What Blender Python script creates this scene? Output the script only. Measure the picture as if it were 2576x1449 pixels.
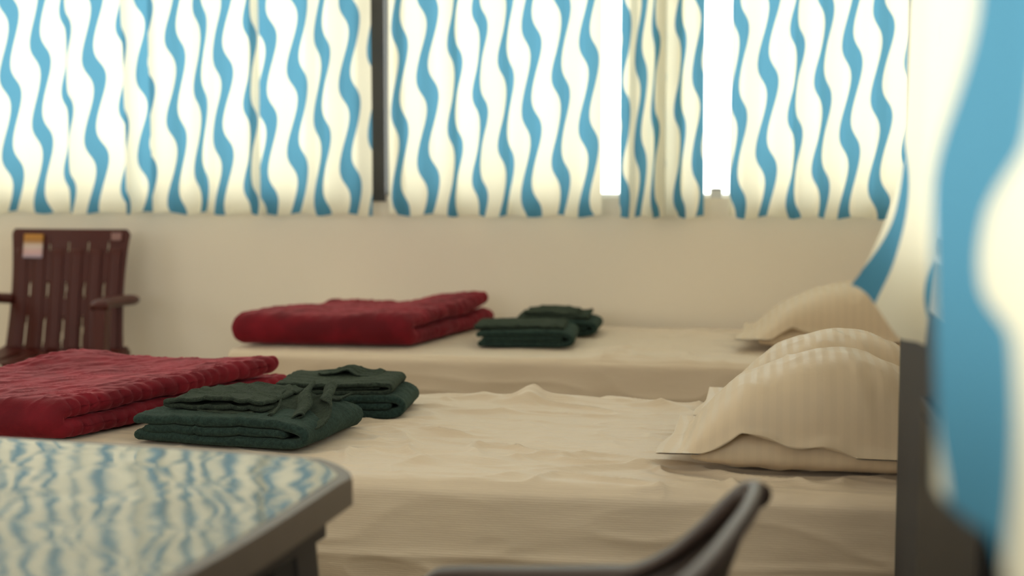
import bpy, bmesh, math, random
import numpy as np
from mathutils import Vector, noise

for o in list(bpy.data.objects): bpy.data.objects.remove(o)
SC = bpy.context.scene
COL = SC.collection

# ------------------------------------------------------------------ camera, world, exposure
YAW, PITCH = math.radians(10.2), math.atan(324.5/3578.0)
CAMZ = 1.2
fw = Vector((-math.sin(YAW)*math.cos(PITCH), math.cos(YAW)*math.cos(PITCH), -math.sin(PITCH)))
cam_d = bpy.data.cameras.new('camera'); cam = bpy.data.objects.new('camera', cam_d); COL.objects.link(cam)
cam.location = (0, 0, CAMZ); cam.rotation_euler = fw.to_track_quat('-Z', 'Y').to_euler()
cam_d.sensor_width = 36; cam_d.lens = 50.0; cam_d.clip_start = 0.05
cam_d.dof.use_dof = True; cam_d.dof.focus_distance = 3.12; cam_d.dof.aperture_fstop = 2.0
SC.camera = cam
SC.view_settings.view_transform = 'Standard'; SC.view_settings.look = 'None'
SC.view_settings.gamma = 1; SC.view_settings.use_curve_mapping = False
SC.view_settings.exposure = 0.58

w = bpy.data.worlds.new('sky'); SC.world = w; w.use_nodes = True
nt = w.node_tree; nt.nodes.clear()
out = nt.nodes.new('ShaderNodeOutputWorld'); bg = nt.nodes.new('ShaderNodeBackground')
tc = nt.nodes.new('ShaderNodeTexCoord'); sp = nt.nodes.new('ShaderNodeSeparateXYZ'); rp = nt.nodes.new('ShaderNodeValToRGB')
nt.links.new(tc.outputs['Generated'], sp.inputs[0]); nt.links.new(sp.outputs['Z'], rp.inputs[0])
rp.color_ramp.elements[0].position = 0.0; rp.color_ramp.elements[0].color = (1.0, 0.99, .95, 1)
rp.color_ramp.elements[1].position = 0.6; rp.color_ramp.elements[1].color = (0.66, 0.66, 0.64, 1)
nt.links.new(rp.outputs[0], bg.inputs[0]); bg.inputs[1].default_value = 3.1
nt.links.new(bg.outputs[0], out.inputs[0])

def portal(name, loc, rot, sx, sy):
    l = bpy.data.lights.new(name, 'AREA'); l.shape = 'RECTANGLE'; l.size = sx; l.size_y = sy
    l.cycles.is_portal = True
    o = bpy.data.objects.new(name, l); COL.objects.link(o); o.location = loc; o.rotation_euler = rot
H = math.pi/2
portal('back_daylight', (-1.9, 5.56, 1.88), (-H, 0, 0), 5.2, 1.7)
portal('left_fill_portal', (-4.76, 1.5, 1.75), (0, -H, 0), 1.1, 1.6)  # serves an unseen left opening, added for room fill
portal('rear_fill_portal', (-2.0, -1.76, 1.75), (H, 0, 0), 2.0, 1.1)  # serves an unseen opening behind the camera, added as frontal fill
portal('right_daylight', (.36, 1.43, 1.88), (0, H, 0), 1.68, 2.1)

# ------------------------------------------------------------------ helpers
def lin(r, g, b):
    f = lambda c: (c/255/12.92) if c/255 <= .04045 else ((c/255+.055)/1.055)**2.4
    return (f(r), f(g), f(b), 1)
def mat(name, col, rough=.6, spec=.5, sheen=0, sheen_tint=None, metal=0, coat=0, ior=None):
    m = bpy.data.materials.new(name); m.use_nodes = True
    b = m.node_tree.nodes['Principled BSDF']
    b.inputs['Base Color'].default_value = col; b.inputs['Roughness'].default_value = rough
    b.inputs['Specular IOR Level'].default_value = spec; b.inputs['Metallic'].default_value = metal
    b.inputs['Sheen Weight'].default_value = sheen
    if sheen_tint: b.inputs['Sheen Tint'].default_value = sheen_tint
    b.inputs['Coat Weight'].default_value = coat
    if ior: b.inputs['IOR'].default_value = ior
    return m
def N(m, t): return m.node_tree.nodes.new(t)
def L(m, a, b): m.node_tree.links.new(a, b)
def bsdf(m): return m.node_tree.nodes['Principled BSDF']
def add_noise_bump(m, scale, strength, dist=.002, detail=4, coord='Object', stretch=(1,1,1)):
    tc = N(m, 'ShaderNodeTexCoord'); mp = N(m, 'ShaderNodeMapping'); mp.inputs['Scale'].default_value = stretch
    n = N(m, 'ShaderNodeTexNoise'); n.inputs['Scale'].default_value = scale; n.inputs['Detail'].default_value = detail
    b = N(m, 'ShaderNodeBump'); b.inputs['Strength'].default_value = strength; b.inputs['Distance'].default_value = dist
    L(m, tc.outputs[coord], mp.inputs[0]); L(m, mp.outputs[0], n.inputs['Vector']); L(m, n.outputs['Fac'], b.inputs['Height'])
    prev = bsdf(m).inputs['Normal'].links
    if prev: L(m, prev[0].from_socket, b.inputs['Normal'])
    L(m, b.outputs[0], bsdf(m).inputs['Normal'])
    return n
def add_col_noise(m, c2, scale, lo=.4, hi=.6, stretch=(1,1,1)):
    tc = N(m, 'ShaderNodeTexCoord'); mp = N(m, 'ShaderNodeMapping'); mp.inputs['Scale'].default_value = stretch
    n = N(m, 'ShaderNodeTexNoise'); n.inputs['Scale'].default_value = scale; n.inputs['Detail'].default_value = 3
    r = N(m, 'ShaderNodeValToRGB'); r.color_ramp.elements[0].position = lo; r.color_ramp.elements[1].position = hi
    r.color_ramp.elements[0].color = bsdf(m).inputs['Base Color'].default_value; r.color_ramp.elements[1].color = c2
    L(m, tc.outputs['Object'], mp.inputs[0]); L(m, mp.outputs[0], n.inputs['Vector']); L(m, n.outputs['Fac'], r.inputs[0])
    L(m, r.outputs[0], bsdf(m).inputs['Base Color'])

def link(name, me, m, parent=None, smooth=True):
    o = bpy.data.objects.new(name, me); COL.objects.link(o)
    if m: me.materials.append(m)
    if smooth: me.polygons.foreach_set('use_smooth', [True]*len(me.polygons))
    if parent: o.parent = parent
    return o
def tag(o, label, cat, group=None):
    o['label'] = label; o['category'] = cat
    if group: o['group'] = group
    return o
def structure(o): o['kind'] = 'structure'; return o
def empty(name, loc, rz=0):
    o = bpy.data.objects.new(name, None); COL.objects.link(o); o.location = loc; o.rotation_euler = (0, 0, rz)
    o.empty_display_size = .1; return o
class MB:
    def __init__(s): s.bm = bmesh.new()
    def box(s, x0, x1, y0, y1, z0, z1, bev=0):
        r = bmesh.ops.create_cube(s.bm, size=1)['verts']
        for v in r: v.co = Vector(((x0+x1)/2+v.co.x*(x1-x0), (y0+y1)/2+v.co.y*(y1-y0), (z0+z1)/2+v.co.z*(z1-z0)))
        if bev:
            es = list({e for v in r for e in v.link_edges})
            bmesh.ops.bevel(s.bm, geom=es, offset=bev, segments=3, affect='EDGES', profile=.6)
        return s
    def taper(s, p0, p1, a0, b0, a1, b1, bev=.004):       # bar from p0 to p1, cross-sections a*b (x by y)
        vs = []
        for p, a, b in ((p0, a0, b0), (p1, a1, b1)):
            vs.append([s.bm.verts.new((p[0]+sx*a/2, p[1]+sy*b/2, p[2])) for sx, sy in ((-1,-1),(1,-1),(1,1),(-1,1))])
        fs = [s.bm.faces.new(vs[0][::-1]), s.bm.faces.new(vs[1])]
        for i in range(4): fs.append(s.bm.faces.new((vs[0][i], vs[0][(i+1)%4], vs[1][(i+1)%4], vs[1][i])))
        bmesh.ops.recalc_face_normals(s.bm, faces=fs)
        if bev: bmesh.ops.bevel(s.bm, geom=list({e for f in fs for e in f.edges}), offset=bev, segments=2, affect='EDGES', profile=.6)
        return s
    def grid(s, pts, closed_u=False, closed_v=False):
        vv = [[s.bm.verts.new(p) for p in row] for row in pts]
        R, Cn = len(vv), len(vv[0])
        for i in range(R if closed_v else R-1):
            for j in range(Cn if closed_u else Cn-1):
                s.bm.faces.new((vv[i][j], vv[i][(j+1)%Cn], vv[(i+1)%R][(j+1)%Cn], vv[(i+1)%R][j]))
        return vv
    def tube(s, path, ra, rb=None, n=12, up=(0,0,1), cap=True):   # swept ellipse
        path = [Vector(p) for p in path]; rings = []
        for i, p in enumerate(path):
            t = (path[min(i+1, len(path)-1)]-path[max(i-1, 0)]).normalized()
            u = Vector(up); a = t.cross(u)
            if a.length < 1e-3: a = t.cross(Vector((0,1,0)))
            a.normalize(); b = a.cross(t).normalized()
            r1 = ra[i] if isinstance(ra, (list, tuple)) else ra
            r2 = (rb[i] if isinstance(rb, (list, tuple)) else rb) if rb is not None else r1
            rings.append([p+a*math.cos(2*math.pi*k/n)*r1+b*math.sin(2*math.pi*k/n)*r2 for k in range(n)])
        vv = s.grid(rings, closed_u=True)
        if cap: s.bm.faces.new(vv[0][::-1]); s.bm.faces.new(vv[-1])
        return s
    def poly(s, pts2, z0, z1, bev=0):
        a = [s.bm.verts.new((x, y, z0)) for x, y in pts2]; b = [s.bm.verts.new((x, y, z1)) for x, y in pts2]
        n = len(a); s.bm.faces.new(a[::-1]); top = s.bm.faces.new(b)
        for i in range(n): s.bm.faces.new((a[i], a[(i+1)%n], b[(i+1)%n], b[i]))
        if bev: bmesh.ops.bevel(s.bm, geom=list(top.edges), offset=bev, segments=3, affect='EDGES', profile=.5)
        return s
    def mesh(s, name):
        bmesh.ops.recalc_face_normals(s.bm, faces=s.bm.faces[:])
        me = bpy.data.meshes.new(name); s.bm.to_mesh(me); s.bm.free(); return me
    def build(s, name, m, parent=None, smooth=False): return link(name, s.mesh(name), m, parent, smooth)
def autosmooth(o, ang=35):
    o.data.set_sharp_from_angle(angle=math.radians(ang)) if hasattr(o.data, 'set_sharp_from_angle') else None
def spline(pts, n):                                         # Catmull-Rom through pts
    P = [np.array(p, float) for p in pts]; P = [2*P[0]-P[1]]+P+[2*P[-1]-P[-2]]
    o = []; S = len(P)-3
    for k in range(n):
        t = k/(n-1)*S; i = min(int(t), S-1); f = t-i
        a, b, c, d = P[i:i+4]
        o.append(.5*((2*b)+(-a+c)*f+(2*a-5*b+4*c-d)*f*f+(-a+3*b-3*c+d)*f**3))
    return o
def resample(pts, n):
    P = np.array(pts, float); d = np.r_[0, np.cumsum(np.linalg.norm(np.diff(P, axis=0), axis=1))]
    t = np.linspace(0, d[-1], n); return np.stack([np.interp(t, d, P[:, k]) for k in range(P.shape[1])], 1), d[-1]
def nz(x, y, z=0): return noise.noise(Vector((x, y, z)))
def sstep(a, b, x):
    t = min(1, max(0, (x-a)/(b-a))); return t*t*(3-2*t)

# ------------------------------------------------------------------ materials
M_wall = mat('wall_paint', lin(248, 238, 220), .75, .2); add_noise_bump(M_wall, 60, .15, .001)
M_wall_out = mat('outer_render', lin(225, 222, 215), .9, .1)
M_ceil = mat('ceiling_paint', lin(235, 230, 220), .9, .1)
M_floor = mat('floor_tile', lin(196, 184, 164), .35, .4)
tcf = N(M_floor, 'ShaderNodeTexCoord'); bk = N(M_floor, 'ShaderNodeTexBrick')
bk.inputs['Color1'].default_value = lin(198, 186, 166); bk.inputs['Color2'].default_value = lin(190, 178, 158); bk.inputs['Mortar'].default_value = lin(140, 130, 115)
bk.offset = 0; bk.inputs['Scale'].default_value = 1; bk.inputs['Brick Width'].default_value = .6; bk.inputs['Row Height'].default_value = .6; bk.inputs['Mortar Size'].default_value = .004
L(M_floor, tcf.outputs['Object'], bk.inputs[0]); L(M_floor, bk.outputs[0], bsdf(M_floor).inputs['Base Color'])
M_dark = mat('dark_frame_paint', lin(62, 60, 58), .5, .4)
M_panel = mat('charcoal_panel', lin(42, 42, 45), .6, .3); add_noise_bump(M_panel, 30, .1, .001)
M_black = mat('black_laminate', lin(20, 19, 20), .5, .3)
M_white = mat('white_plastic', lin(225, 225, 220), .4, .5)
M_greyp = mat('grey_latch', lin(120, 115, 108), .5, .5)
M_steel = mat('rod_steel', lin(170, 170, 168), .35, .5, metal=1)
M_glass = bpy.data.materials.new('window_glass'); M_glass.use_nodes = True
_n = M_glass.node_tree; _n.nodes.clear(); _o = _n.nodes.new('ShaderNodeOutputMaterial'); _t = _n.nodes.new('ShaderNodeBsdfTransparent')
_t.inputs[0].default_value = (.95, .97, .96, 1)
_g = _n.nodes.new('ShaderNodeBsdfGlossy'); _g.inputs['Roughness'].default_value = .02; _x = _n.nodes.new('ShaderNodeMixShader')
_x.inputs[0].default_value = .05
_n.links.new(_t.outputs[0], _x.inputs[1]); _n.links.new(_g.outputs[0], _x.inputs[2]); _n.links.new(_x.outputs[0], _o.inputs[0])

# curtain cloth: UV.x = metres along the cloth, UV.y = height minus the panel's phase height
PW, PB = .078, .051
def math_node(m, op, a=None, b=None):
    n = N(m, 'ShaderNodeMath'); n.operation = op
    for i, v in enumerate((a, b)):
        if v is None: continue
        if isinstance(v, (int, float)): n.inputs[i].default_value = v
        else: L(m, v, n.inputs[i])
    return n.outputs[0]
M_curt = bpy.data.materials.new('wavy_striped_cotton'); M_curt.use_nodes = True
m = M_curt; m.node_tree.nodes.clear()
uv = N(m, 'ShaderNodeUVMap'); sx = N(m, 'ShaderNodeSeparateXYZ'); L(m, uv.outputs[0], sx.inputs[0])
u_, v_ = sx.outputs['X'], sx.outputs['Y']
ph = math_node(m, 'ADD', math_node(m, 'MULTIPLY', v_, -2*math.pi/.32), math_node(m, 'MULTIPLY', math_node(m, 'SUBTRACT', u_, PW), 2*math.pi*.2/.0645))
disp = math_node(m, 'MULTIPLY', math_node(m, 'COSINE', ph), .0215)
s_ = math_node(m, 'SUBTRACT', u_, disp)
fr = math_node(m, 'FRACT', math_node(m, 'ADD', math_node(m, 'DIVIDE', s_, PW+PB), 20.0))
isb = math_node(m, 'GREATER_THAN', fr, PW/(PW+PB))
mx = N(m, 'ShaderNodeMix'); mx.data_type = 'RGBA'; L(m, isb, mx.inputs[0])
mx.inputs[6].default_value = (.90, .85, .68, 1); mx.inputs[7].default_value = (.085, .29, .45, 1)
mt = N(m, 'ShaderNodeMix'); mt.data_type = 'RGBA'; L(m, isb, mt.inputs[0])
mt.inputs[6].default_value = (.80, .75, .58, 1); mt.inputs[7].default_value = (.088, .245, .35, 1)
df = N(m, 'ShaderNodeBsdfDiffuse'); tr = N(m, 'ShaderNodeBsdfTranslucent'); ms = N(m, 'ShaderNodeMixShader'); ms.inputs[0].default_value = .5
wv = N(m, 'ShaderNodeTexNoise'); wv.inputs['Scale'].default_value = 500
bp = N(m, 'ShaderNodeBump'); bp.inputs['Strength'].default_value = .1; L(m, wv.outputs['Fac'], bp.inputs['Height']); L(m, bp.outputs[0], df.inputs['Normal'])
L(m, mx.outputs[2], df.inputs[0]); L(m, mt.outputs[2], tr.inputs[0]); L(m, df.outputs[0], ms.inputs[1]); L(m, tr.outputs[0], ms.inputs[2])
oo = N(m, 'ShaderNodeOutputMaterial'); L(m, ms.outputs[0], oo.inputs[0])

# satin-striped bed linen
def linen(name, col, stripe_axis, pitch, strength=.25, dark=.93):
    m = mat(name, col, .55, .35, sheen=.15)
    tc = N(m, 'ShaderNodeTexCoord'); s = N(m, 'ShaderNodeSeparateXYZ'); L(m, tc.outputs['UV'], s.inputs[0])
    w1 = math_node(m, 'SINE', math_node(m, 'MULTIPLY', s.outputs[stripe_axis], 2*math.pi/pitch))
    r = N(m, 'ShaderNodeMapRange'); L(m, w1, r.inputs[0]); r.inputs[1].default_value = -.25; r.inputs[2].default_value = .25
    r.inputs[3].default_value = dark; r.inputs[4].default_value = 1
    mul = N(m, 'ShaderNodeMix'); mul.data_type = 'RGBA'; mul.blend_type = 'MULTIPLY'; mul.inputs[0].default_value = 1
    mul.inputs[6].default_value = col
    cb = N(m, 'ShaderNodeCombineXYZ'); [L(m, r.outputs[0], cb.inputs[i]) for i in range(3)]
    L(m, cb.outputs[0], mul.inputs[7]); L(m, mul.outputs[2], bsdf(m).inputs['Base Color'])
    r2 = N(m, 'ShaderNodeMapRange'); L(m, w1, r2.inputs[0]); r2.inputs[1].default_value = -.3; r2.inputs[2].default_value = .3
    r2.inputs[3].default_value = .40; r2.inputs[4].default_value = .62; L(m, r2.outputs[0], bsdf(m).inputs['Roughness'])
    b = N(m, 'ShaderNodeBump'); b.inputs['Strength'].default_value = strength; b.inputs['Distance'].default_value = .001
    L(m, w1, b.inputs['Height']); L(m, b.outputs[0], bsdf(m).inputs['Normal'])
    return m
M_sheet = linen('cream_satin_sheet', lin(217, 199, 173), 'Y', .0045, .12, .985)
add_noise_bump(M_sheet, 9, .6, .016, 6, stretch=(.3, 2.6, 1))
M_pillow = linen('cream_stripe_pillowcase', lin(214, 194, 164), 'X', .024, .05, .965)
add_noise_bump(M_pillow, 14, .25, .008, 4)
M_mattress = mat('mattress_ticking', lin(190, 170, 145), .8, .2); add_noise_bump(M_mattress, 20, .3, .003)
M_wood = mat('bed_wood', lin(96, 62, 42), .45, .4); add_noise_bump(M_wood, 18, .2, .002, stretch=(1, 12, 12))
# plush blanket
M_red = mat('burgundy_plush', lin(124, 16, 32), .75, .25, sheen=.5, sheen_tint=lin(230, 120, 130))
bsdf(M_red).inputs['Sheen Roughness'].default_value = .35
add_col_noise(M_red, lin(96, 8, 22), 9, .35, .62); add_noise_bump(M_red, 260, .35, .0015, 2); add_noise_bump(M_red, 32, .4, .004, 5, stretch=(1, 1, 2))
# terry towel
M_green = mat('dark_green_terry', lin(44, 62, 57), .95, .1, sheen=.25, sheen_tint=lin(150, 170, 150))
add_col_noise(M_green, lin(34, 49, 45), 140, .4, .6); add_noise_bump(M_green, 420, 1.0, .003, 3)
M_green_lit = mat('dark_green_terry_lit', lin(52, 62, 52), .95, .1, sheen=.25, sheen_tint=lin(150, 165, 140))  # same towel, olive: light on the upper folds put into the colour
add_col_noise(M_green_lit, lin(40, 48, 42), 140, .4, .6); add_noise_bump(M_green_lit, 380, 1.0, .004, 3)
# plastics
M_maroon = mat('maroon_plastic', lin(76, 30, 24), .4, .3); add_noise_bump(M_maroon, 90, .08, .001)
M_brown = mat('dark_brown_plastic', lin(62, 49, 43), .38, .45); add_noise_bump(M_brown, 90, .06, .001)
M_tblbrown = mat('brown_table_plastic', lin(92, 80, 68), .4, .45); add_noise_bump(M_tblbrown, 60, .1, .001)
M_tleg = mat('black_leg_plastic', lin(34, 32, 34), .4, .5)

# ------------------------------------------------------------------ room
BZ = .57
XR = .232                                                   # inner face of the near right wall
WY = 5.40                                                   # inner face of the window wall
def wall(name, boxes, m=M_wall):
    b = MB()
    for q in boxes: b.box(*q)
    return structure(b.build(name, m))
SILL, LINT = 1.055, 2.72  # lintel raised so unseen clear glass above the rods lets in top light
wall('wall_back', [(-4.6, .85, WY, WY+.14, 0, SILL), (-4.6, .85, WY, WY+.14, LINT, 2.95),
                   (-4.6, -4.3, WY, WY+.14, SILL, LINT), (.62, .85, WY, WY+.14, SILL, LINT), (-.445, -.352, WY, WY+.14, SILL, LINT)])
wall('wall_left', [(-4.74, -4.6, -1.74, 5.54, 0, 1.2), (-4.74, -4.6, -1.74, 5.54, 2.3, 2.95), (-4.74, -4.6, -1.74, .7, 1.2, 2.3), (-4.74, -4.6, 2.3, 5.54, 1.2, 2.3)])  # window hole is made up, lets in fill light from the left
wall('wall_rear', [(-4.6, XR+.1, -1.74, -1.6, 0, 1.2), (-4.6, XR+.1, -1.74, -1.6, 2.3, 2.95), (-4.6, -3.0, -1.74, -1.6, 1.2, 2.3), (-1.0, XR+.1, -1.74, -1.6, 1.2, 2.3)])  # window hole is made up, lets in fill light from behind
wall('wall_right', [(XR, XR+.1, -1.6, 2.47, .98, SILL), (XR, XR+.1, -1.6, 2.47, LINT, 2.95), (XR, XR+.1, -1.6, .40, SILL, LINT), (XR, XR+.1, 2.46, 2.50, SILL, LINT)])
wall('trim_1', [(XR, XR+.1, -1.6, 2.50, 0, .98)], M_panel)          # dark dado below the right window
wall('wall_alcove_front', [(XR, .85, 2.50, 2.56, 0, 2.95)], M_panel)
wall('wall_alcove_side', [(.71, .85, 2.56, 5.40, 0, 2.95)])
wall('floor', [(-4.74, .85, -1.74, 5.54, -.1, 0)], M_floor)
wall('ceiling', [(-4.74, .85, -1.74, 5.54, 2.95, 3.05)], M_ceil)

def window(name, x0, x1, frame_m=M_dark, nb=2):
    r = structure(empty(name, ((x0+x1)/2, WY+.07, SILL)))
    X0, X1 = x0-(x0+x1)/2, x1-(x0+x1)/2; hgt = LINT-SILL
    b = MB()
    for q in ((X0, X1, -.02, .02, 0, .012), (X0, X1, -.02, .02, hgt-.03, hgt), (X0, X0+.012, -.02, .02, 0, hgt), (X1-.012, X1, -.02, .02, 0, hgt)): b.box(*q)
    b.build('window_frame', M_white, r)
    MB().box(X0+.012, X1-.012, -.003, .003, .012, hgt-.03).build('window_pane', M_glass, r)
    return r
window('window_1', -4.3, -1.541)
window('window_2', -1.473, -.445)
window('window_3', -.352, .62)
b = MB(); b.box(-1.541, -1.473, WY-.01, WY+.14, SILL-.02, LINT); structure(b.build('trim_2', M_dark))
o = MB().box(-.012, .012, -.02, .0, -.022, .022, .003).box(-.006, .006, -.03, -.02, -.006, .016, .002).build('window_hook', M_white)
o.location = (-1.541, WY-.01, 1.775); tag(o, 'small white plastic hook on the dark post between the left and middle windows', 'hook')
o = MB().box(-.022, .022, -.02, .012, 0, .03, .003).build('window_stop', M_white); o.location = (-.193, WY+.02, SILL)
MB().box(-.021, .021, -.021, .011, .03, .036, .002).build('stop_cap', M_greyp, o)
tag(o, 'small white window stop on the sill in the curtain gap of the right window', 'window stop')
# the right wall's window
r = structure(empty('window_4', (XR+.05, 1.43, SILL))); hh = LINT-SILL
b = MB()
for q in ((-.02, .02, -1.03, 1.03, 0, .02), (-.02, .02, -1.03, 1.03, hh-.03, hh), (-.02, .02, -1.03, -1.0, 0, hh), (-.02, .02, 1.0, 1.03, 0, hh)): b.box(*q)
b.build('window_frame', M_white, r); MB().box(-.003, .003, -1.0, 1.0, .02, hh-.03).build('window_pane', M_glass, r)

# ------------------------------------------------------------------ curtains
def cloth(name, path_at, z0, z1, us, zref, nz_=44, thick=.0012):
    """path_at(z, i) gives x, y of column i at height z; us are cloth lengths"""
    bm = bmesh.new(); uvl = bm.loops.layers.uv.new('UVMap'); rows = []
    for k in range(nz_+1):
        f = k/nz_; z = z0+(z1-z0)*f; rows.append((z, [bm.verts.new((*path_at(z, i), z if k else z0+.006*math.sin(us[i]*31+us[0])))for i in range(len(us))]))
    for k in range(nz_):
        for i in range(len(us)-1):
            fc = bm.faces.new((rows[k][1][i], rows[k][1][i+1], rows[k+1][1][i+1], rows[k+1][1][i])); fc.smooth = True
            for lp, (uu, zz) in zip(fc.loops, ((us[i], rows[k][0]), (us[i+1], rows[k][0]), (us[i+1], rows[k+1][0]), (us[i], rows[k+1][0]))):
                lp[uvl].uv = (uu, zz-zref)
    me = bpy.data.meshes.new(name); bm.to_mesh(me); bm.free()
    return link(name, me, M_curt)
def wall_curtain(edges, first, zref, hang, label, hem=.985, seed=0, rtop=2.22):
    """edges: x of the stripe edges; first: colour of the first stripe; full stripes between, part stripes at both ends"""
    n = len(edges)-1; seq = []; c = first
    wid = []
    for i in range(n):
        full = PW if c == 'w' else PB
        dx = edges[i+1]-edges[i]
        wd = min(full, max(dx/.8, .02)) if i in (0, n-1) else full
        wid.append(wd); seq.append(c); c = 'b' if c == 'w' else 'w'
    # u such that the stripe pattern falls on its colours
    ub = [0.0]
    for q in wid: ub.append(ub[-1]+q)
    off = (PW-ub[1]) if first == 'w' else (PW+PB-ub[1])
    us, xs, ys = [], [], []; y = 0.0
    for i in range(n):
        dx = edges[i+1]-edges[i]; r = min(.985, dx/wid[i]); dy = math.sqrt(1-r*r)
        sg = -1 if y > 0 else 1
        if abs(y) < .004: sg = 1 if (i+seed) % 2 else -1
        K = max(6, int(wid[i]/.003))
        for k in range(K):
            f = k/K; us.append(ub[i]+f*wid[i]); xs.append(edges[i]+f*dx)
            ys.append(y+sg*dy*wid[i]*f)
        y += sg*dy*wid[i]
    us.append(ub[-1]); xs.append(edges[-1]); ys.append(y)
    ys = np.array(ys); ys -= ys.mean()
    ker = np.array([1, 2, 3, 4, 5, 4, 3, 2, 1.]); ker /= ker.sum()
    sm = lambda a: np.convolve(np.pad(a, 4, mode='reflect', reflect_type='odd'), ker, 'valid')
    ys = sm(sm(ys)); ys = np.maximum(ys-ys.max(), -.115); xs = sm(np.array(xs)); us2 = [q+off for q in us]
    def at(z, i):
        t = (z-hem)/(rtop-hem); fl = .75+.25*(1-t)
        return (float(xs[i]) + .006*nz(us2[i]*3, z*1.3, seed) + .004*(1-t)*math.sin(us2[i]*9+seed), hang+min(.006, float(ys[i])*fl*.9 + .006*nz(us2[i]*4, z*2, seed+7)))
    o = cloth('curtain', at, hem, rtop, us2, zref)
    return tag(o, label, 'curtain', 'blue and cream wavy striped window curtains')
CH = WY-.050
wall_curtain([-3.245,-3.1666,-3.12,-3.05,-2.9933,-2.904,-2.8509,-2.7759,-2.7505,-2.6743,-2.622,-2.5313,-2.5145,-2.4678,-2.4012], 'w', 1.582, CH, 'wavy striped curtain at the far left, hanging above the maroon chair', seed=1)
wall_curtain([-2.4128,-2.3184,-2.2837,-2.2097,-2.1916,-2.1311,-2.0887,-2.0059,-1.9767,-1.9541], 'w', 1.53, CH+.002, 'wavy striped curtain in the left window, second from the left', seed=2)
wall_curtain([-1.9735,-1.9638,-1.9122,-1.8287,-1.7807,-1.7185,-1.6931,-1.6186,-1.5729,-1.5053], 'w', 1.60, CH, 'wavy striped curtain just left of the dark window post', seed=3)
wall_curtain([-1.4364,-1.4067,-1.3772,-1.3073,-1.2594,-1.1885,-1.1747,-1.0981,-1.0676,-.993,-.9688,-.9038,-.8631,-.7851,-.7477,-.6911,-.6465,-.6183], 'w', 1.56, CH, 'wide wavy striped curtain in the middle window, right of the dark post', seed=4)
wall_curtain([-.546,-.518,-.4828,-.4564,-.4301,-.4169,-.3833], 'b', 1.62, CH, 'narrow bunched wavy curtain against the pillar right of the middle window', seed=5)
wall_curtain([-.3804,-.3339,-.3208,-.273,-.2398], 'w', 1.56, CH, 'narrow bunched wavy curtain at the left edge of the right window', seed=6)
wall_curtain([-.1434,-.1319,-.0976,-.0305,.0135,.0857,.104,.1758,.2038,.2681,.3098,.375,.4151,.4908,.532,.60], 'w', 1.60, CH, 'wide wavy striped curtain in the right window, above the far pillows', seed=7)
for x0, x1, lb in ((-3.6, -1.5, 'left'), (-1.44, -.46, 'middle'), (-.39, .62, 'right')):
    b = MB(); b.tube([(x0, 0, 0), (x1, 0, 0)], .011, n=12)
    o = b.build('curtain_rod', M_steel, smooth=True); o.location = (0, CH-.05, 2.23); tag(o, 'steel rod carrying the curtains of the %s back window' % lb, 'curtain rod')
    for x in (x0+.06, x1-.06): MB().box(x-.01, x+.01, 0, WY-CH+.05, -.012, .012).build('bracket', M_steel, o)

# curtains on the right wall: top and bottom lines (x, y), cloth lengths u
def hung(name, top, bot, u, zref, label, hem_fn=None, z1=2.2, n=90, flare=.5, z0=.98):
    t = np.linspace(u[0], u[-1], n)
    def itp(P): 
        q = spline(P, 60); uu = np.interp(np.linspace(0, len(P)-1, 60), range(len(P)), u)
        q = np.array(q); return np.interp(t, uu, q[:, 0]), np.interp(t, uu, q[:, 1])
    tx, ty = itp(top); bx, by = itp(bot)
    def at(z, i):
        f = min(1, max(0, (z1-z)/(z1-z0))); f = f**flare if flare >= 1 else f
        return (float(tx[i]*(1-f)+bx[i]*f), float(ty[i]*(1-f)+by[i]*f))
    o = cloth(name, at, z0, z1, list(map(float, t)), zref, nz_=50)
    if hem_fn:
        for v in o.data.vertices:
            k = v.index % n
            if True: v.co.z = z1-(z1-v.co.z)*(z1-hem_fn(float(t[k])))/(z1-z0)
    return tag(o, label, 'curtain', 'blue and cream wavy striped window curtains')
hung('curtain', [(.2115, 2.12), (.1985, 2.05), (.1835, 2.0), (.189, 1.95), (.199, 1.9), (.205, 1.8)],
     [(.117, 2.06), (.140, 2.03), (.164, 2.0), (.181, 1.97), (.195, 1.93), (.2013, 1.88)],
     [PW-.004, PW+.02, PW+PB, PW+PB+.028, PW+PB+.052, PW+PB+.062], 1.10, 'wavy striped curtain corner flaring over the far pillows beside the nearest curtain',
     hem_fn=lambda u: 1.018-.055*sstep(PW, PW+PB+.03, u), flare=7.0, z1=2.0)
hung('curtain', [(.105, 1.05), (.097, .98), (.116, .90), (.134, .86), (.150, .82), (.142, .72), (.15, .62), (.14, .50)],
     [(.128, 1.05), (.117, .99), (.1112, .94), (.121, .88), (.1305, .84), (.1255, .74), (.1265, .66), (.13, .50)],
     [PW-.026, PW-.003, PW+.014, PW+.032, PW+PB-.011, PW+PB+.035, PW*2+PB, PW*2+PB*2], 1.275, 'large blurred wavy striped curtain nearest the camera at the right edge', flare=3.0, z1=2.0, z0=.985)
b = MB(); b.tube([(0, .3, 0), (0, 2.42, 0)], .011, n=12)
o = b.build('curtain_rod', M_steel, smooth=True); o.location = (.17, 0, 2.01); tag(o, 'steel rod carrying the curtains of the right wall window', 'curtain rod')
for y in (.4, 2.35): MB().box(0, XR-.17, y-.01, y+.01, -.012, .012).build('bracket', M_steel, o)

# low black cabinet against the dark dado
o = empty('low_cabinet', (XR-.012, 1.90, 0))
MB().box(-.0, .01, -.42, .20, .03, .86, .002).build('carcass', M_black, o)
MB().box(-.002, .0, -.40, .18, .06, .84).build('door', M_black, o)
tag(o, 'shallow black cabinet panel standing against the dark right wall', 'cabinet')

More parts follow.
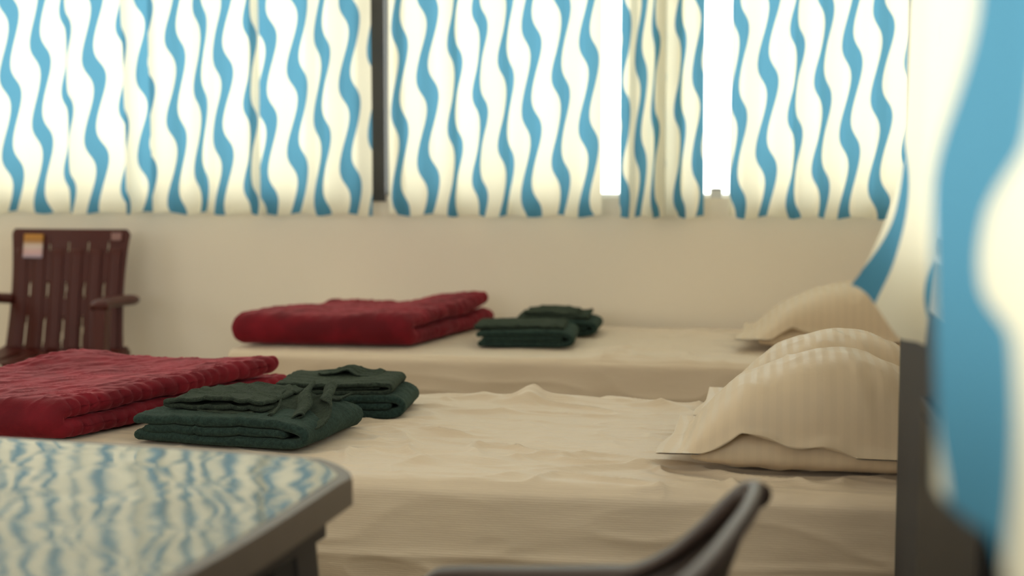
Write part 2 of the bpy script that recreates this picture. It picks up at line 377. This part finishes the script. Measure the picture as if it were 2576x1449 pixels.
# ------------------------------------------------------------------ beds
def sheet_mesh(name, x0, x1, y0, y1, ztop, zhem, seed, near=True):
    nx, ny = (560, 250) if near else (300, 130); bm = bmesh.new(); uvl = bm.loops.layers.uv.new('UVMap')
    R = .03; side = ztop-zhem
    # profile across the bed: near skirt, top, far skirt
    prof = []; 
    for k in range(38): prof.append((y0, ztop-R-(side-R)*(1-k/38), -1, 0))
    for k in range(7): a = k/7*H; prof.append((y0+R-R*math.cos(a), ztop-R+R*math.sin(a), -math.cos(a), math.sin(a)))
    for k in range(ny+1): prof.append((y0+R+(y1-y0-2*R)*k/ny, ztop, 0, 1))
    for k in range(1, 8): a = k/7*H; prof.append((y1-R+R*math.sin(a), ztop-R+R*math.cos(a), math.sin(a), math.cos(a)))
    for k in range(1, 20): prof.append((y1, ztop-R-(side-R)*k/20, 1, 0))
    d = [0]
    for a, c in zip(prof, prof[1:]): d.append(d[-1]+math.hypot(c[0]-a[0], c[1]-a[1]))
    rows = []
    for (y, z, ny_, nz_), dd in zip(prof, d):
        row = []
        for i in range(nx+1):
            x = x0+(x1-x0)*i/nx
            if nz_ > .5:                                    # wrinkles on top
                q = x*1.5+y*.8
                rd = max(0, 1-abs(nz(x*1.5+seed, y*6.0-x*.9, .3))*5.0)
                rd2 = max(0, 1-abs(nz(x*3.6+3+seed, y*15.0+x*3, 1.3))*4.5)
                rd3 = max(0, 1-abs(nz(x*2.6-y*5+seed, y*6.0+x*5, 5.1))*6.0)
                mk = .35+.65*sstep(-.15, .25, nz(x*1.7, y*2.5, seed+9))
                h = .010*rd**1.6*mk+.0048*rd2**1.5*(.4+.6*mk)+.010*rd3**1.6*mk+.004*nz(x*2.2, y*3, seed)
                h *= .25+.75*sstep(-1.05 if near else -.62, -.80 if near else -.45, x)
                fade = sstep(0, .04, y-y0)*sstep(0, .04, y1-y)
                h *= .35+.65*fade
                if near: h += .024*math.exp(-((x+.60)/.035)**2-((y-3.60)/.06)**2) + .010*math.exp(-((x+.52)/.13)**2-((y-3.62)/.05)**2)
                dxn = 0
            else:
                t = min(1, (ztop-z)/side)
                dg = nz(x*2.2+z*3.5+seed, z*3.0-x*.8, 2.2)
                dg2 = 1-abs(nz(x*3.0+z*6+seed, z*7.0-x*2.0, 4.2))*2.2
                h = t*(.045*dg+.016*max(0, dg2)**3)+.004*nz(x*9, z*9, seed)
                h += .006
                if near: h += .005*max(0, 1-abs(z-.425-.02*nz(x*1.5, 0, 3))/.012) if z < .45 else 0
            yy = y+ny_*h; zz = z+nz_*h
            row.append(bm.verts.new((x, yy, zz)))
        rows.append(row)
    for k in range(len(rows)-1):
        for i in range(nx):
            f = bm.faces.new((rows[k][i], rows[k][i+1], rows[k+1][i+1], rows[k+1][i])); f.smooth = True
            for lp, (a, b_) in zip(f.loops, ((i, k), (i+1, k), (i+1, k+1), (i, k+1))): lp[uvl].uv = (x0+(x1-x0)*a/nx, d[b_])
    # foot-end skirt (x0 side)
    me = bpy.data.meshes.new(name); bm.to_mesh(me); bm.free(); return link(name, me, M_sheet)
def bed(x0, x1, y0, y1, seed, label, sheet_label, near):
    cx, cy = (x0+x1)/2, (y0+y1)/2
    r = empty('bed', (cx, cy, 0)); hx, hy = (x1-x0)/2, (y1-y0)/2
    MB().box(-hx+.02, hx-.03, -hy+.035, hy-.035, .31, .345, .004).build('slat_base', M_wood, r)
    MB().box(-hx+.02, hx-.03, -hy+.03, -hy+.055, .20, .31, .004).box(-hx+.02, hx-.03, hy-.055, hy-.03, .20, .31, .004).build('side_rail', M_wood, r)
    for sx_ in (-1, 1):
        for sy_ in (-1, 1): MB().box(sx_*(hx-.07)-.03, sx_*(hx-.07)+.03, sy_*(hy-.07)-.03, sy_*(hy-.07)+.03, 0, .31, .004).build('leg', M_wood, r)
    MB().box(-hx+.02, hx-.04, -hy+.02, hy-.02, .345, BZ-.006, .03).build('mattress', M_mattress, r, True)
    MB().box(hx-.028, hx, -hy+.01, hy-.01, .0, .80, .006).build('headboard', M_wood, r)
    tag(r, label, 'bed')
    s = sheet_mesh('bed_sheet', x0, x1-.045, y0, y1, BZ, .30, seed, near); tag(s, sheet_label, 'bed sheet')
bed(-1.98, .62, 2.675, 3.68, 1.7, 'near bed standing between the table and the far bed', 'wrinkled cream sheet covering the near bed', True)
bed(-1.745, .62, 4.415, 5.345, 8.3, 'far bed against the wall below the windows', 'smooth cream sheet covering the far bed under the windows', False)

# ------------------------------------------------------------------ pillows
def pillow(name, cx, cy, lx, ly, seam, ht, hb, flange, seed, label, base_clip=None, pw=2.6, rz=0, dome=None):
    """seam(x,y), ht(s,t), hb(s,t): seam height, top and bottom rise. s,t in -1..1"""
    n, mN = 96, 84; bm = bmesh.new(); uvl = bm.loops.layers.uv.new('UVMap')
    fx, fy = flange
    c, s_ = math.cos(rz), math.sin(rz); base_z = base_clip(9, 9) if base_clip else 0
    def rim(s, t):
        e = max(0, 1-abs(s)**pw)*max(0, 1-abs(t)**pw); return e**.5
    def pos(i, j, side):
        s = -1-fx+(2+2*fx)*i/n; t = -1-fy+(2+2*fy)*j/mN
        sc, tcl = max(-1, min(1, s)), max(-1, min(1, t))
        # pinch sides inward a little, as stuffed pillows do
        px = s*lx*(1-.05*(1-abs(tcl)**2)*(abs(sc)**3)); py = t*ly*(1-.06*(1-abs(sc)**2)*(abs(tcl)**3))
        r = rim(sc, tcl); zs = seam(px, py); r0 = r
        if dome: sd = s/(1+fx); r = max(0, 1-abs(sd)**(1.5 if sd < 0 else 2.6))**1.15*max(0, 1-abs(tcl)**3.2)**.55
        edge = max(abs(sc), abs(tcl))
        wr = nz(px*14+seed, py*14, seed)*.0035*r + .005*r*max(0, 1-abs(nz(px*9+py*5+seed, py*6-px*4, 3))*2.4)**3
        cr = sstep(.35, 1.35, abs(sc)*.9+abs(tcl)*.6)
        wr += cr*r*(.009 if sc > 0 else .005)*math.sin(px*70+py*22+seed*3+3*nz(px*5, py*5, seed))
        fl = 0
        if abs(s) > 1 or abs(t) > 1:
            fl = .007*math.sin(px*48+seed)+.007*math.sin(py*39+seed*2)+.006*nz(px*15, py*15, seed)
            fl *= min(1, (max(abs(s)-1, 0)/max(fx, .01)+max(abs(t)-1, 0)/max(fy, .01)))
        thick = 0 if (i in (0, n) or j in (0, mN)) else .0012
        if s < -1 and dome: px = -lx*(1+(abs(s)-1)*(1-.85*sstep(-.8, .1, t)))
        z = zs+fl+(((dome-(zs-base_z))*r if dome else ht(sc, tcl)*r)+wr+thick if side else -(hb(sc, tcl)*r)-thick+(-wr*.5))
        if base_clip is not None: z = max(z, base_clip(px, py)+(.003 if side else 0))
        return (cx+px*c-py*s_, cy+px*s_+py*c, z)
    for side in (1, 0):
        vv = [[bm.verts.new(pos(i, j, side)) for i in range(n+1)] for j in range(mN+1)]
        for j in range(mN):
            for i in range(n):
                q = [(i, j), (i+1, j), (i+1, j+1), (i, j+1)]
                if not side: q = q[::-1]
                f = bm.faces.new([vv[b_][a] for a, b_ in q]); f.smooth = True
                for lp, (a, b_) in zip(f.loops, q): lp[uvl].uv = ((-1+2*a/n)*lx, (-1+2*b_/mN)*ly)
    bmesh.ops.remove_doubles(bm, verts=bm.verts[:], dist=.0001)
    me = bpy.data.meshes.new(name); bm.to_mesh(me); bm.free()
    return tag(link(name, me, M_pillow), label, 'pillow', 'cream striped bed pillows')
LIP = ([-1.2, -1.0, -.9, -.72, -.53, -.38, -.24, 0, .25, .46, .7, 1.2], [.004, .010, .024, .052, .090, .078, .066, .062, .046, .030, .020, .018])
def stack(cx, cy, z0, sx=.30, sy=.21, seed=1, lab=('', ''), dome=.227, lipk=1.0):
    low_top = lambda px, py: (z0+.04+.07*max(0, 1-abs((px-.015)/(sx*.93))**3)**.6*max(0, 1-abs(py/sy)**4)**.5) if abs(px) < 5 else z0
    pillow('pillow', cx+.015, cy-.026, sx*.95, sy, lambda x, y: z0+.034, lambda s, t: .076, lambda s, t: .034, (.0, .0), seed, lab[0], base_clip=lambda x, y: z0+.001, pw=4.0)
    def seam(x, y):
        k = x/sx+.10*math.sin(y*9+seed)*sstep(-.1, .1, y)
        lip = float(np.interp(k, *LIP))*lipk
        return z0+lip*(1 if y < 0 else .8)
    pillow('pillow', cx-.012, cy-.030, sx*1.0, sy*1.05, seam, lambda s, t: .1, lambda s, t: .004, (.085, .035), seed+5, lab[1],
           base_clip=lambda x, y: (max(z0+.002, low_top(x-.012, y-.010)+.002) if abs(x) < 5 else z0), pw=2.2, dome=dome)
stack(.125, 3.035, BZ+.004, .30, .195, 2, ('lower cream pillow of the front stack on the near bed', 'upper cream pillow of the front stack on the near bed, its open hem drooping'))
stack(.165, 3.46, BZ+.004, .29, .19, 4, ('lower cream pillow of the back stack on the near bed', 'upper cream pillow of the back stack on the near bed'), dome=.218)
stack(.27, 4.90, BZ+.004, .33, .22, 6, ('lower cream pillow on the far bed, mostly in shade', 'upper cream pillow on the far bed below the right window'), dome=.212, lipk=.9)

# ------------------------------------------------------------------ folded cloth (blankets, towels)
def folded(name, paths, width, origin, rz, m, amp=.004, ridge=0, ridge_pitch=.04, seed=0, end_bulge=True, skew=None, N_=150, J_=110, height_fn=None, bands=None, parent=None):
    """paths: list of (points (a,z), thickness). Each is swept along b over width; a runs away from the camera or to the right"""
    bm = bmesh.new(); uvl = bm.loops.layers.uv.new('UVMap')
    c, s_ = math.cos(rz), math.sin(rz)
    for pi, (pts, t) in enumerate(paths):
        P, Ln = resample(spline(pts, 200), N_)
        T = np.gradient(P, axis=0); T /= np.linalg.norm(T, axis=1)[:, None]+1e-9
        Nn = np.stack([-T[:, 1], T[:, 0]], 1); r = t/2
        rows = []
        for j in range(J_+1):
            # cluster stations at both ends for the rounded edge
            e = j/J_; b0 = -width/2+width*(.5-.5*math.cos(math.pi*e))
            dend = min(b0+width/2, width/2-b0)
            h = r*math.sqrt(max(0.0, 1-(1-min(1, dend/r))**2)) if end_bulge else r
            h = max(h, .0006)
            ring = []
            order = [(i, 1) for i in range(N_)]+[(N_-1, q) for q in (.6, .0, -.6)]+[(i, -1) for i in range(N_-1, -1, -1)]+[(0, q) for q in (-.6, 0., .6)]
            for q, (i, sd) in enumerate(order):
                if abs(sd) == 1: a, z = P[i]+Nn[i]*h*sd
                else:
                    k = math.sqrt(1-sd*sd); dr = T[i]*(1 if i else -1); a, z = P[i]+Nn[i]*h*sd+dr*h*k
                ring.append((float(a), b0, float(z), P[i][0], Ln*i/N_))
            rows.append(ring)
        vv = []
        for j, ring in enumerate(rows):
            row = []
            for (a, b0, z, pa, sl) in ring:
                dend = min(b0+width/2, width/2-b0)
                if ridge:
                    # gathers run round the rounded edge and die away inwards
                    fade = math.exp(-dend/.055)
                    ph_ = pa/ridge_pitch*2*math.pi+7*nz(pa*6, z*3, seed)+dend*26+z*22
                    g = ((abs(math.sin(ph_/2))+.02)**.35-.9)*ridge*fade*(.55+.9*abs(nz(pa*13, 7.7, seed)))
                    b0n = b0+(g if b0 > 0 else -g); z2 = z+g*.6*(1 if z > P[:, 1].mean() else -1)*min(1, dend/r)
                else: b0n, z2 = b0, z
                n1 = nz(a*7+seed, b0*7, z*9); n2 = nz(a*19, b0*19+seed, z*14); rd = max(0, 1-abs(nz(a*11+seed, b0*24+a*9, 2.1))*2.4)**3
                z2 += amp*(n1*1.2+n2*.5+rd*.9)*(1 if z > .01 else .15); b0n += amp*.8*nz(a*8, z*30, seed+3); a2 = a+amp*.9*nz(b0*9, z*26, seed+6)
                if bands:
                    for bc in bands:
                        z2 -= .0022*math.exp(-((a-bc)/.004)**2) if z > .01 else 0
                if height_fn: z2 = height_fn(a2, b0n, z2)
                if skew: a2, b0n, z2 = skew(a2, b0n, z2)
                z2 = max(z2, .0005)
                row.append(bm.verts.new((a2, b0n, z2)))
            vv.append(row)
        R_ = len(vv[0])
        for j in range(J_):
            for i in range(R_):
                f = bm.faces.new((vv[j][i], vv[j][(i+1) % R_], vv[j+1][(i+1) % R_], vv[j+1][i])); f.smooth = True
        bm.faces.new(vv[0][::-1]); bm.faces.new(vv[-1])
    bmesh.ops.recalc_face_normals(bm, faces=bm.faces[:])
    me = bpy.data.meshes.new(name); bm.to_mesh(me); bm.free()
    o = link(name, me, m, parent); o.location = origin; o.rotation_euler = (0, 0, rz); return o

# near blanket: local a = along the gathered right side (away), b>0 = left side after the turn
TOPZ = BZ+.006
th = math.atan2(3.62-2.97, -1.31+1.55)                      # direction of the right side
LA = .70
def nb_h(a, b_, z):
    k = sstep(.0, .08, z); bb = b_+.28
    return z+k*(.016*math.exp(-((a-.70)/.14)**2-((bb-.50)/.14)**2)+.004*sstep(.1, .6, a)-.010*math.sin(math.pi*min(1, max(0, bb/.56)))*sstep(.2, .6, a))
def shear(w_, bx, by):
    return lambda a, b_, z: (a+bx*(b_+w_/2), by*(b_+w_/2), z)
LA = .80
folded('folded_blanket', [([(LA+.015, .024), (.30, .024), (.095, .024), (.050, .027), (.034, .044), (.044, .063), (.095, .070), (.35, .073), (LA-.06, .078), (LA-.03, .078)], .0435)],
       .56, (-1.542, 2.852, TOPZ), th, M_red, amp=.004, ridge=.015, ridge_pitch=.034, seed=2, height_fn=nb_h, skew=shear(.56, -.438, .894),
       N_=230, J_=120)
tag(bpy.data.objects['folded_blanket'], 'burgundy plush blanket folded on the near bed, beside two green towels', 'blanket')
# far blanket
th2 = math.atan2(.663, .149)
def fb_h(a, b_, z):
    k = sstep(0, .09, z); bb = b_+.305
    return z+k*(-.026*sstep(.2, .6, a)*sstep(.12, .42, bb)+.004*math.sin(bb*16)+.010*math.exp(-((a-.62)/.12)**2-((bb-.03)/.12)**2))
o = folded('folded_blanket', [([(.71, .030), (.40, .029), (.11, .028), (.055, .032), (.038, .055), (.05, .078), (.10, .084), (.36, .086), (.60, .092), (.655, .094)], .050)],
       .61, (-1.165, 4.53, TOPZ), th2, M_red, amp=.006, ridge=.011, ridge_pitch=.05, seed=9, height_fn=fb_h,
       skew=shear(.61, -.31, .95), N_=150, J_=90)
tag(o, 'burgundy plush blanket folded on the far bed against the wall', 'blanket')

# towels. local a = to the right, b = away from the camera
def towel(origin, rz, sc, seed, label, upper, body_bands=(.16, .175, .19), body_t=.026, zs=.8, wf=.23):
    k = sc
    body = [([(.015*k, .013), (.20*k, .0125), (.242*k, .014), (.264*k, .021), (.270*k, .035), (.264*k, .048), (.242*k, .057), (.20*k, .060), (.10*k, .057), (.012*k, .052)], .0235),
            ([(.03*k, .031), (.12*k, .035), (.20*k, .036), (.238*k, .036)], .020)]
    body = [([(a, z*zs) for a, z in pts], t*zs) for pts, t in body]; upper = [([(a, z*zs) for a, z in pts], t*zs, wd, oy, amp, sd) for pts, t, wd, oy, amp, sd in upper]
    o = folded('folded_towel', body, wf*k, origin, rz, M_green, amp=.0035, seed=seed, N_=110, J_=60, bands=body_bands)
    tag(o, label, 'towel', 'dark green folded towels')
    for (pts, t, wd, oy, amp, sd) in upper:
        q = folded('towel_flap', [(pts, t)], wd, (0, oy, 0), 0, M_green_lit, amp=amp, seed=sd, N_=90, J_=60, parent=o)
        q['label'] = 'loose upper fold of the towel'
    return o
ta = towel((-1.375, 3.07, TOPZ), math.radians(-8), 1.60, 3, 'dark green towel with ruffled loose top, nearest the glossy table', [
    ([(.30, .096), (.20, .098), (.12, .092), (.07, .086), (.055, .080), (.07, .074), (.14, .074), (.22, .078), (.30, .080)], .011, .21, .02, .006, 5)], wf=.185, zs=.92)
def ruffle(parent, seed, x0=.14, x1=.415, y0=-.105, y1=.135):
    NX, NY = 110, 70
    def P(u, v):
        # v: front to back; the cloth is pleated towards the right and lifts to a peak at the back
        x = x0+(x1-x0)*u; y = y0+(y1-y0)*v
        k = sstep(.30, .95, u)
        ph = (u*4.8+v*1.1+.25*nz(u*2, v*3, seed))*2*math.pi
        tri = 2/math.pi*math.asin(math.sin(ph)*.97)
        z = .064+.012*v+.016*sstep(.1, .6, v)*sstep(.0, .5, u)+.020*k*tri*(.75+.55*v)+.003*nz(x*40, y*40, seed)-.012*sstep(.8, 1, u)*(1-v)
        x += .030*k*math.sin(ph+1.2)+.035*(v-.5)*-1*u; y += .012*k*math.cos(ph*.5)+.02*sstep(.3, .0, u)
        return (x, y, z)
    bm = bmesh.new(); vv = [[bm.verts.new(P(i/NX, j/NY)) for i in range(NX+1)] for j in range(NY+1)]
    for j in range(NY):
        for i in range(NX): bm.faces.new((vv[j][i], vv[j][i+1], vv[j+1][i+1], vv[j+1][i])).smooth = True
    me = bpy.data.meshes.new('towel_ruffle'); bm.to_mesh(me); bm.free(); o = link('towel_ruffle', me, M_green_lit, parent)
    md = o.modifiers.new('solid', 'SOLIDIFY'); md.thickness = .0035; md.offset = 0
    o['label'] = 'ruffled loose corner of the towel'
ruffle(ta, 4)
towel((-1.155, 3.365, TOPZ), math.radians(6), 1.06, 13, 'dark green towel in a thick neat square behind the ruffled towel', [
    ([(.01, .076), (.16, .074), (.232, .075), (.256, .082), (.256, .094), (.235, .100), (.12, .098), (-.02, .097)], .013, .22, .0, .003, 15),
    ([(.02, .087), (.12, .086), (.225, .088)], .009, .20, .0, .003, 16),
    ([(.06, .108), (.10, .112), (.13, .122), (.16, .110), (.21, .106)], .005, .10, .05, .005, 17)], body_bands=None, body_t=.028)
towel((-.965, 4.74, TOPZ), math.radians(4), 1.20, 23, 'dark green towel lying in front on the far bed', [
    ([(.0, .076), (.14, .078), (.25, .080), (.29, .076)], .020, .22, .0, .004, 25)], body_bands=None)
towel((-.90, 5.06, TOPZ), math.radians(2), 1.12, 33, 'dark green towel lying behind another on the far bed, against the wall', [
    ([(.03, .078), (.14, .084), (.24, .080), (.27, .082)], .020, .22, .0, .005, 35),
    ([(.05, .094), (.14, .100), (.23, .094)], .012, .20, .0, .005, 36)], body_bands=None)

# ------------------------------------------------------------------ glossy table
o = empty('plastic_table', (-1.21, 1.63, 0), math.radians(-5))
def outline(hx, hy, ch, bow, n=10):
    pts = []
    cor = [(hx, -hy+ch), (hx, hy-ch), (hx-ch, hy), (-hx+ch, hy), (-hx, hy-ch), (-hx, -hy+ch), (-hx+ch, -hy), (hx-ch, -hy)]
    for i in range(8):
        a, b_ = Vector(cor[i]), Vector(cor[(i+1) % 8]); d = b_-a; nrm = Vector((d.y, -d.x)).normalized()
        bw = bow if i % 2 == 0 else ch*.08
        for k in range(n): f = k/n; p = a+d*f+nrm*bw*math.sin(math.pi*f); pts.append((p.x, p.y))
    return pts
HX, HY = .60, .46
MB().poly(outline(HX, HY, .10, .012), .705, .7485, .008).build('rim', M_tblbrown, o)
M_top = mat('embossed_clear_laminate', lin(84, 76, 52), .08, .5, ior=1.53, coat=.0)
tc_ = N(M_top, 'ShaderNodeTexCoord')
vn = N(M_top, 'ShaderNodeTexNoise'); vn.inputs['Scale'].default_value = 4.6; vn.inputs['Detail'].default_value = 1.5; vn.inputs['Roughness'].default_value = .4
L(M_top, tc_.outputs['Object'], vn.inputs['Vector'])
b1 = N(M_top, 'ShaderNodeBump'); b1.inputs['Strength'].default_value = .5; b1.inputs['Distance'].default_value = .011; L(M_top, vn.outputs['Fac'], b1.inputs['Height'])
vo = N(M_top, 'ShaderNodeTexVoronoi'); vo.feature = 'DISTANCE_TO_EDGE'; vo.inputs['Scale'].default_value = 7; L(M_top, tc_.outputs['Object'], vo.inputs['Vector'])
vr = N(M_top, 'ShaderNodeMapRange'); L(M_top, vo.outputs['Distance'], vr.inputs[0]); vr.inputs[1].default_value = 0; vr.inputs[2].default_value = .12; vr.interpolation_type = 'SMOOTHSTEP'
b2 = N(M_top, 'ShaderNodeBump'); b2.inputs['Strength'].default_value = .5; b2.inputs['Distance'].default_value = .0005; L(M_top, vr.outputs[0], b2.inputs['Height']); L(M_top, b1.outputs[0], b2.inputs['Normal'])
L(M_top, b2.outputs[0], bsdf(M_top).inputs['Normal'])
MB().poly(outline(HX-.016, HY-.016, .097, .011), .746, .7495, 0).build('glossy_top', M_top, o)
ap = MB()
for sgn in (-1, 1):
    ap.box(sgn*(HX-.05)-.008, sgn*(HX-.05)+.008, -HY+.10, HY-.10, .655, .706); ap.box(-HX+.12, HX-.12, sgn*(HY-.05)-.008, sgn*(HY-.05)+.008, .655, .706)
ap.build('apron', M_tleg, o)
for sx_ in (-1, 1):
    for sy_ in (-1, 1):
        lg = MB()
        lg.taper((sx_*(HX-.115), sy_*(HY-.115), .706), (sx_*(HX-.06), sy_*(HY-.06), 0), .085, .085, .05, .05, .006)
        lg.build('leg', M_tleg, o)
        br = MB(); x_, y_ = sx_*(HX-.115), sy_*(HY-.115)
        br.tube([(x_-sx_*.03, y_-sy_*.20, .69), (x_-sx_*.01, y_-sy_*.08, .675), (x_, y_-sy_*.02, .60)], .012, .02)
        br.tube([(x_-sx_*.20, y_-sy_*.03, .69), (x_-sx_*.08, y_-sy_*.01, .675), (x_-sx_*.02, y_, .60)], .012, .02)
        br.build('brace', M_tleg, o, True)
tag(o, 'brown plastic table with a glossy embossed top reflecting the curtains', 'table')

# ------------------------------------------------------------------ maroon chair against the wall
def panel(parent, name, m, fn, nu, nv, hole, thick=.006):
    bm = bmesh.new(); vv = [[bm.verts.new(fn(i/nu, j/nv)) for i in range(nu+1)] for j in range(nv+1)]
    for j in range(nv):
        for i in range(nu):
            if hole((i+.5)/nu, (j+.5)/nv): continue
            bm.faces.new((vv[j][i], vv[j][i+1], vv[j+1][i+1], vv[j+1][i])).smooth = True
    for v in [v for v in bm.verts if not v.link_faces]: bm.verts.remove(v)
    me = bpy.data.meshes.new(name); bm.to_mesh(me); bm.free(); o = link(name, me, m, parent)
    md = o.modifiers.new('solid', 'SOLIDIFY'); md.thickness = thick; md.offset = 0
    return o
ch = empty('plastic_armchair', (-2.70, 4.99, 0), math.radians(2))
def bw(v): return .246-.012*math.sin(math.pi*min(1, max(0, (1-v)/.9)))*1.0-.004*(1-v)    # half width by height
def back_fn(u, v):
    x = (2*u-1)*bw(v)
    c_ = max(0, abs(2*u-1)-.93)/.07; top = -.02*c_*c_*sstep(.85, 1, v)
    return (x, .13+.10*v-.018*math.cos(math.pi*(u-.5)), .42+.505*v+top)
def back_hole(u, v):
    # five rows of slots across, in three tiers, slanting slightly with the backrest
    for k in range(5):
        uc = .17+.165*k
        for (v0, v1, w_) in ((.60+.22, .60+.31, .007), (.46, .60, .010), (.06, .34, .011)):
            if k == 0 and v0 > .8: continue
            if v0 < v < v1 and abs(u-uc-.02*(v-.5)) < w_*math.sin(math.pi*(v-v0)/(v1-v0))**.5: return True
    return False
panel(ch, 'backrest', M_maroon, back_fn, 150, 110, back_hole)
rl = MB()
for k in range(6):                                           # raised slat faces between the slots
    uc = .088+.165*k; P_ = []
    for q in range(16): x, y, z = back_fn(uc, .05+.80*q/15); P_.append((x, y-.006, z))
    rl.tube(P_, .024, .003, n=10, up=(0, 1, 0))
rl.build('slat', M_maroon, ch, True)
panel(ch, 'seat', M_maroon, lambda u, v: ((2*u-1)*(.25), -.25+.42*v, .455-.02*math.sin(math.pi*v)+.012*(2*u-1)**2+.0*u), 40, 36, lambda u, v: any(abs(u-q) < .015 and .2 < v < .8 for q in (.2, .35, .5, .65, .8)), .008)
for sgn in (-1, 1):
    a_ = MB(); x = sgn*.285
    a_.tube(spline([(sgn*.235, .185, .650), (x, .12, .658), (x, -.02, .666), (x, -.14, .668), (x-.0*sgn, -.165, .655)], 20), .036, .021, up=(0, 0, 1))
    a_.build('armrest', M_maroon, ch, True)
    a_ = MB(); a_.taper((x, -.13, .655), (sgn*.27, -.20, 0), .045, .06, .04, .04); a_.build('leg', M_maroon, ch)
    a_ = MB(); a_.taper((sgn*.235, .14, .46), (sgn*.26, .22, 0), .05, .05, .035, .035); a_.build('leg', M_maroon, ch)
    a_ = MB(); a_.box(sgn*.25-.012, sgn*.25+.012, -.18, .15, .42, .455, .003); a_.build('side_rail', M_maroon, ch)
# stickers
M_stick = mat('label_paper', lin(222, 206, 200), .5, .4)
t_ = N(M_stick, 'ShaderNodeTexCoord'); g_ = N(M_stick, 'ShaderNodeSeparateXYZ'); L(M_stick, t_.outputs['Generated'], g_.inputs[0])
r_ = N(M_stick, 'ShaderNodeValToRGB'); r_.color_ramp.interpolation = 'EASE'
for i, (p_, c_) in enumerate(((0, lin(196, 180, 200)), (.25, lin(214, 176, 176)), (.5, lin(214, 196, 186)), (.72, lin(176, 126, 62)), (1, lin(190, 132, 50)))):
    e_ = r_.color_ramp.elements[i] if i < 2 else r_.color_ramp.elements.new(p_)
    e_.position = p_; e_.color = c_
L(M_stick, g_.outputs['Z'], r_.inputs[0]); L(M_stick, r_.outputs[0], bsdf(M_stick).inputs['Base Color'])
M_stick2 = mat('worn_label', lin(150, 112, 108), .5, .4)
def sticker(x0, x1, z0, z1, m, lab):
    f = lambda X, Z: (X, back_fn((X/bw((Z-.42)/.505)+1)/2, (Z-.42)/.505)[1]-.0155, Z)
    g = MB(); g.grid([[f(x0+(x1-x0)*i/6, z0+(z1-z0)*j/6) for i in range(7)] for j in range(7)])
    o = g.build('sticker', m, ch, True); md = o.modifiers.new('solid', 'SOLIDIFY'); md.thickness = .0008; o['label'] = lab
sticker(-.185, -.100, .812, .905, M_stick, 'white and orange product sticker')
sticker(.178, .218, .882, .912, M_stick2, 'small pale worn sticker')
tag(ch, 'maroon slatted plastic armchair with a paper sticker, standing against the wall', 'chair')

# ------------------------------------------------------------------ dark armchair in the foreground (faces left)
fc = empty('plastic_armchair', (-.25, 1.56, -.0), math.radians(-9))
def bf(u, v):                                                # backrest: u across (-1..1 in y), v up
    t = 2*u-1; y = t*.225; top = .795-.0*abs(t)
    z = .43+(top-.43)*v
    return (.09+.13*v-.012*abs(t)**3+.02*(1-v)**2, y, z)
panel(fc, 'backrest', M_brown, bf, 90, 60, lambda u, v: any(abs(u-.14-.12*k) < .012 and .15 < v < .78 for k in range(7)), .007)
g = MB(); g.tube(spline([bf(q/20, 1) for q in range(21)], 40), .011, .011, n=12); g.build('top_rim', M_brown, fc, True)
for sgn in (-1, 1):
    arm = spline([(-.270, .262, .520), (-.262, .262, .590), (-.238, .262, .628), (-.205, .262, .638), (-.116, .26, .647), (-.005, .258, .659), (.049, .256, .668), (.102, .252, .698), (.144, .246, .735), (.175, .240, .766), (.198, .230, .786), (.210, .217, .788)], 60)
    arm = [(p[0], sgn*p[1], p[2]) for p in arm]
    g = MB(); g.tube(arm, [.022+.004*math.sin(i/59*math.pi) for i in range(60)], [.009+.008*sstep(30, 56, i) for i in range(60)], n=14, up=(0, 0, 1)); g.build('armrest', M_brown, fc, True)
    # wing joining armrest and backrest
    def wf(u, v, s=sgn, A=arm):
        i = u*59; k = int(min(58, i)); f = i-k; x = A[k][0]*(1-f)+A[k+1][0]*f; z = A[k][2]*(1-f)+A[k+1][2]*f; y = A[k][1]
        drop = .030+.33*sstep(.45, .85, u)
        x2 = x-.17*v*sstep(.45, .9, u)
        return (x2, y-s*.012*v, z-drop*v)
    panel(fc, 'side_wing', M_brown, wf, 60, 16, lambda u, v: False, .007)
    g = MB(); g.taper((-.25, sgn*.258, .60), (-.25, sgn*.255, 0), .045, .04, .04, .035); g.build('leg', M_brown, fc)
    g = MB(); g.taper((.11, sgn*.22, .45), (.235, sgn*.235, 0), .045, .04, .035, .035); g.build('leg', M_brown, fc)
panel(fc, 'seat', M_brown, lambda u, v: (-.21+.40*u, (2*v-1)*.235, .43-.018*math.sin(math.pi*u)+.008*(2*v-1)**2), 36, 36, lambda u, v: False, .008)
tag(fc, 'dark brown plastic armchair in the foreground, its arm sweeping up to the back', 'chair')
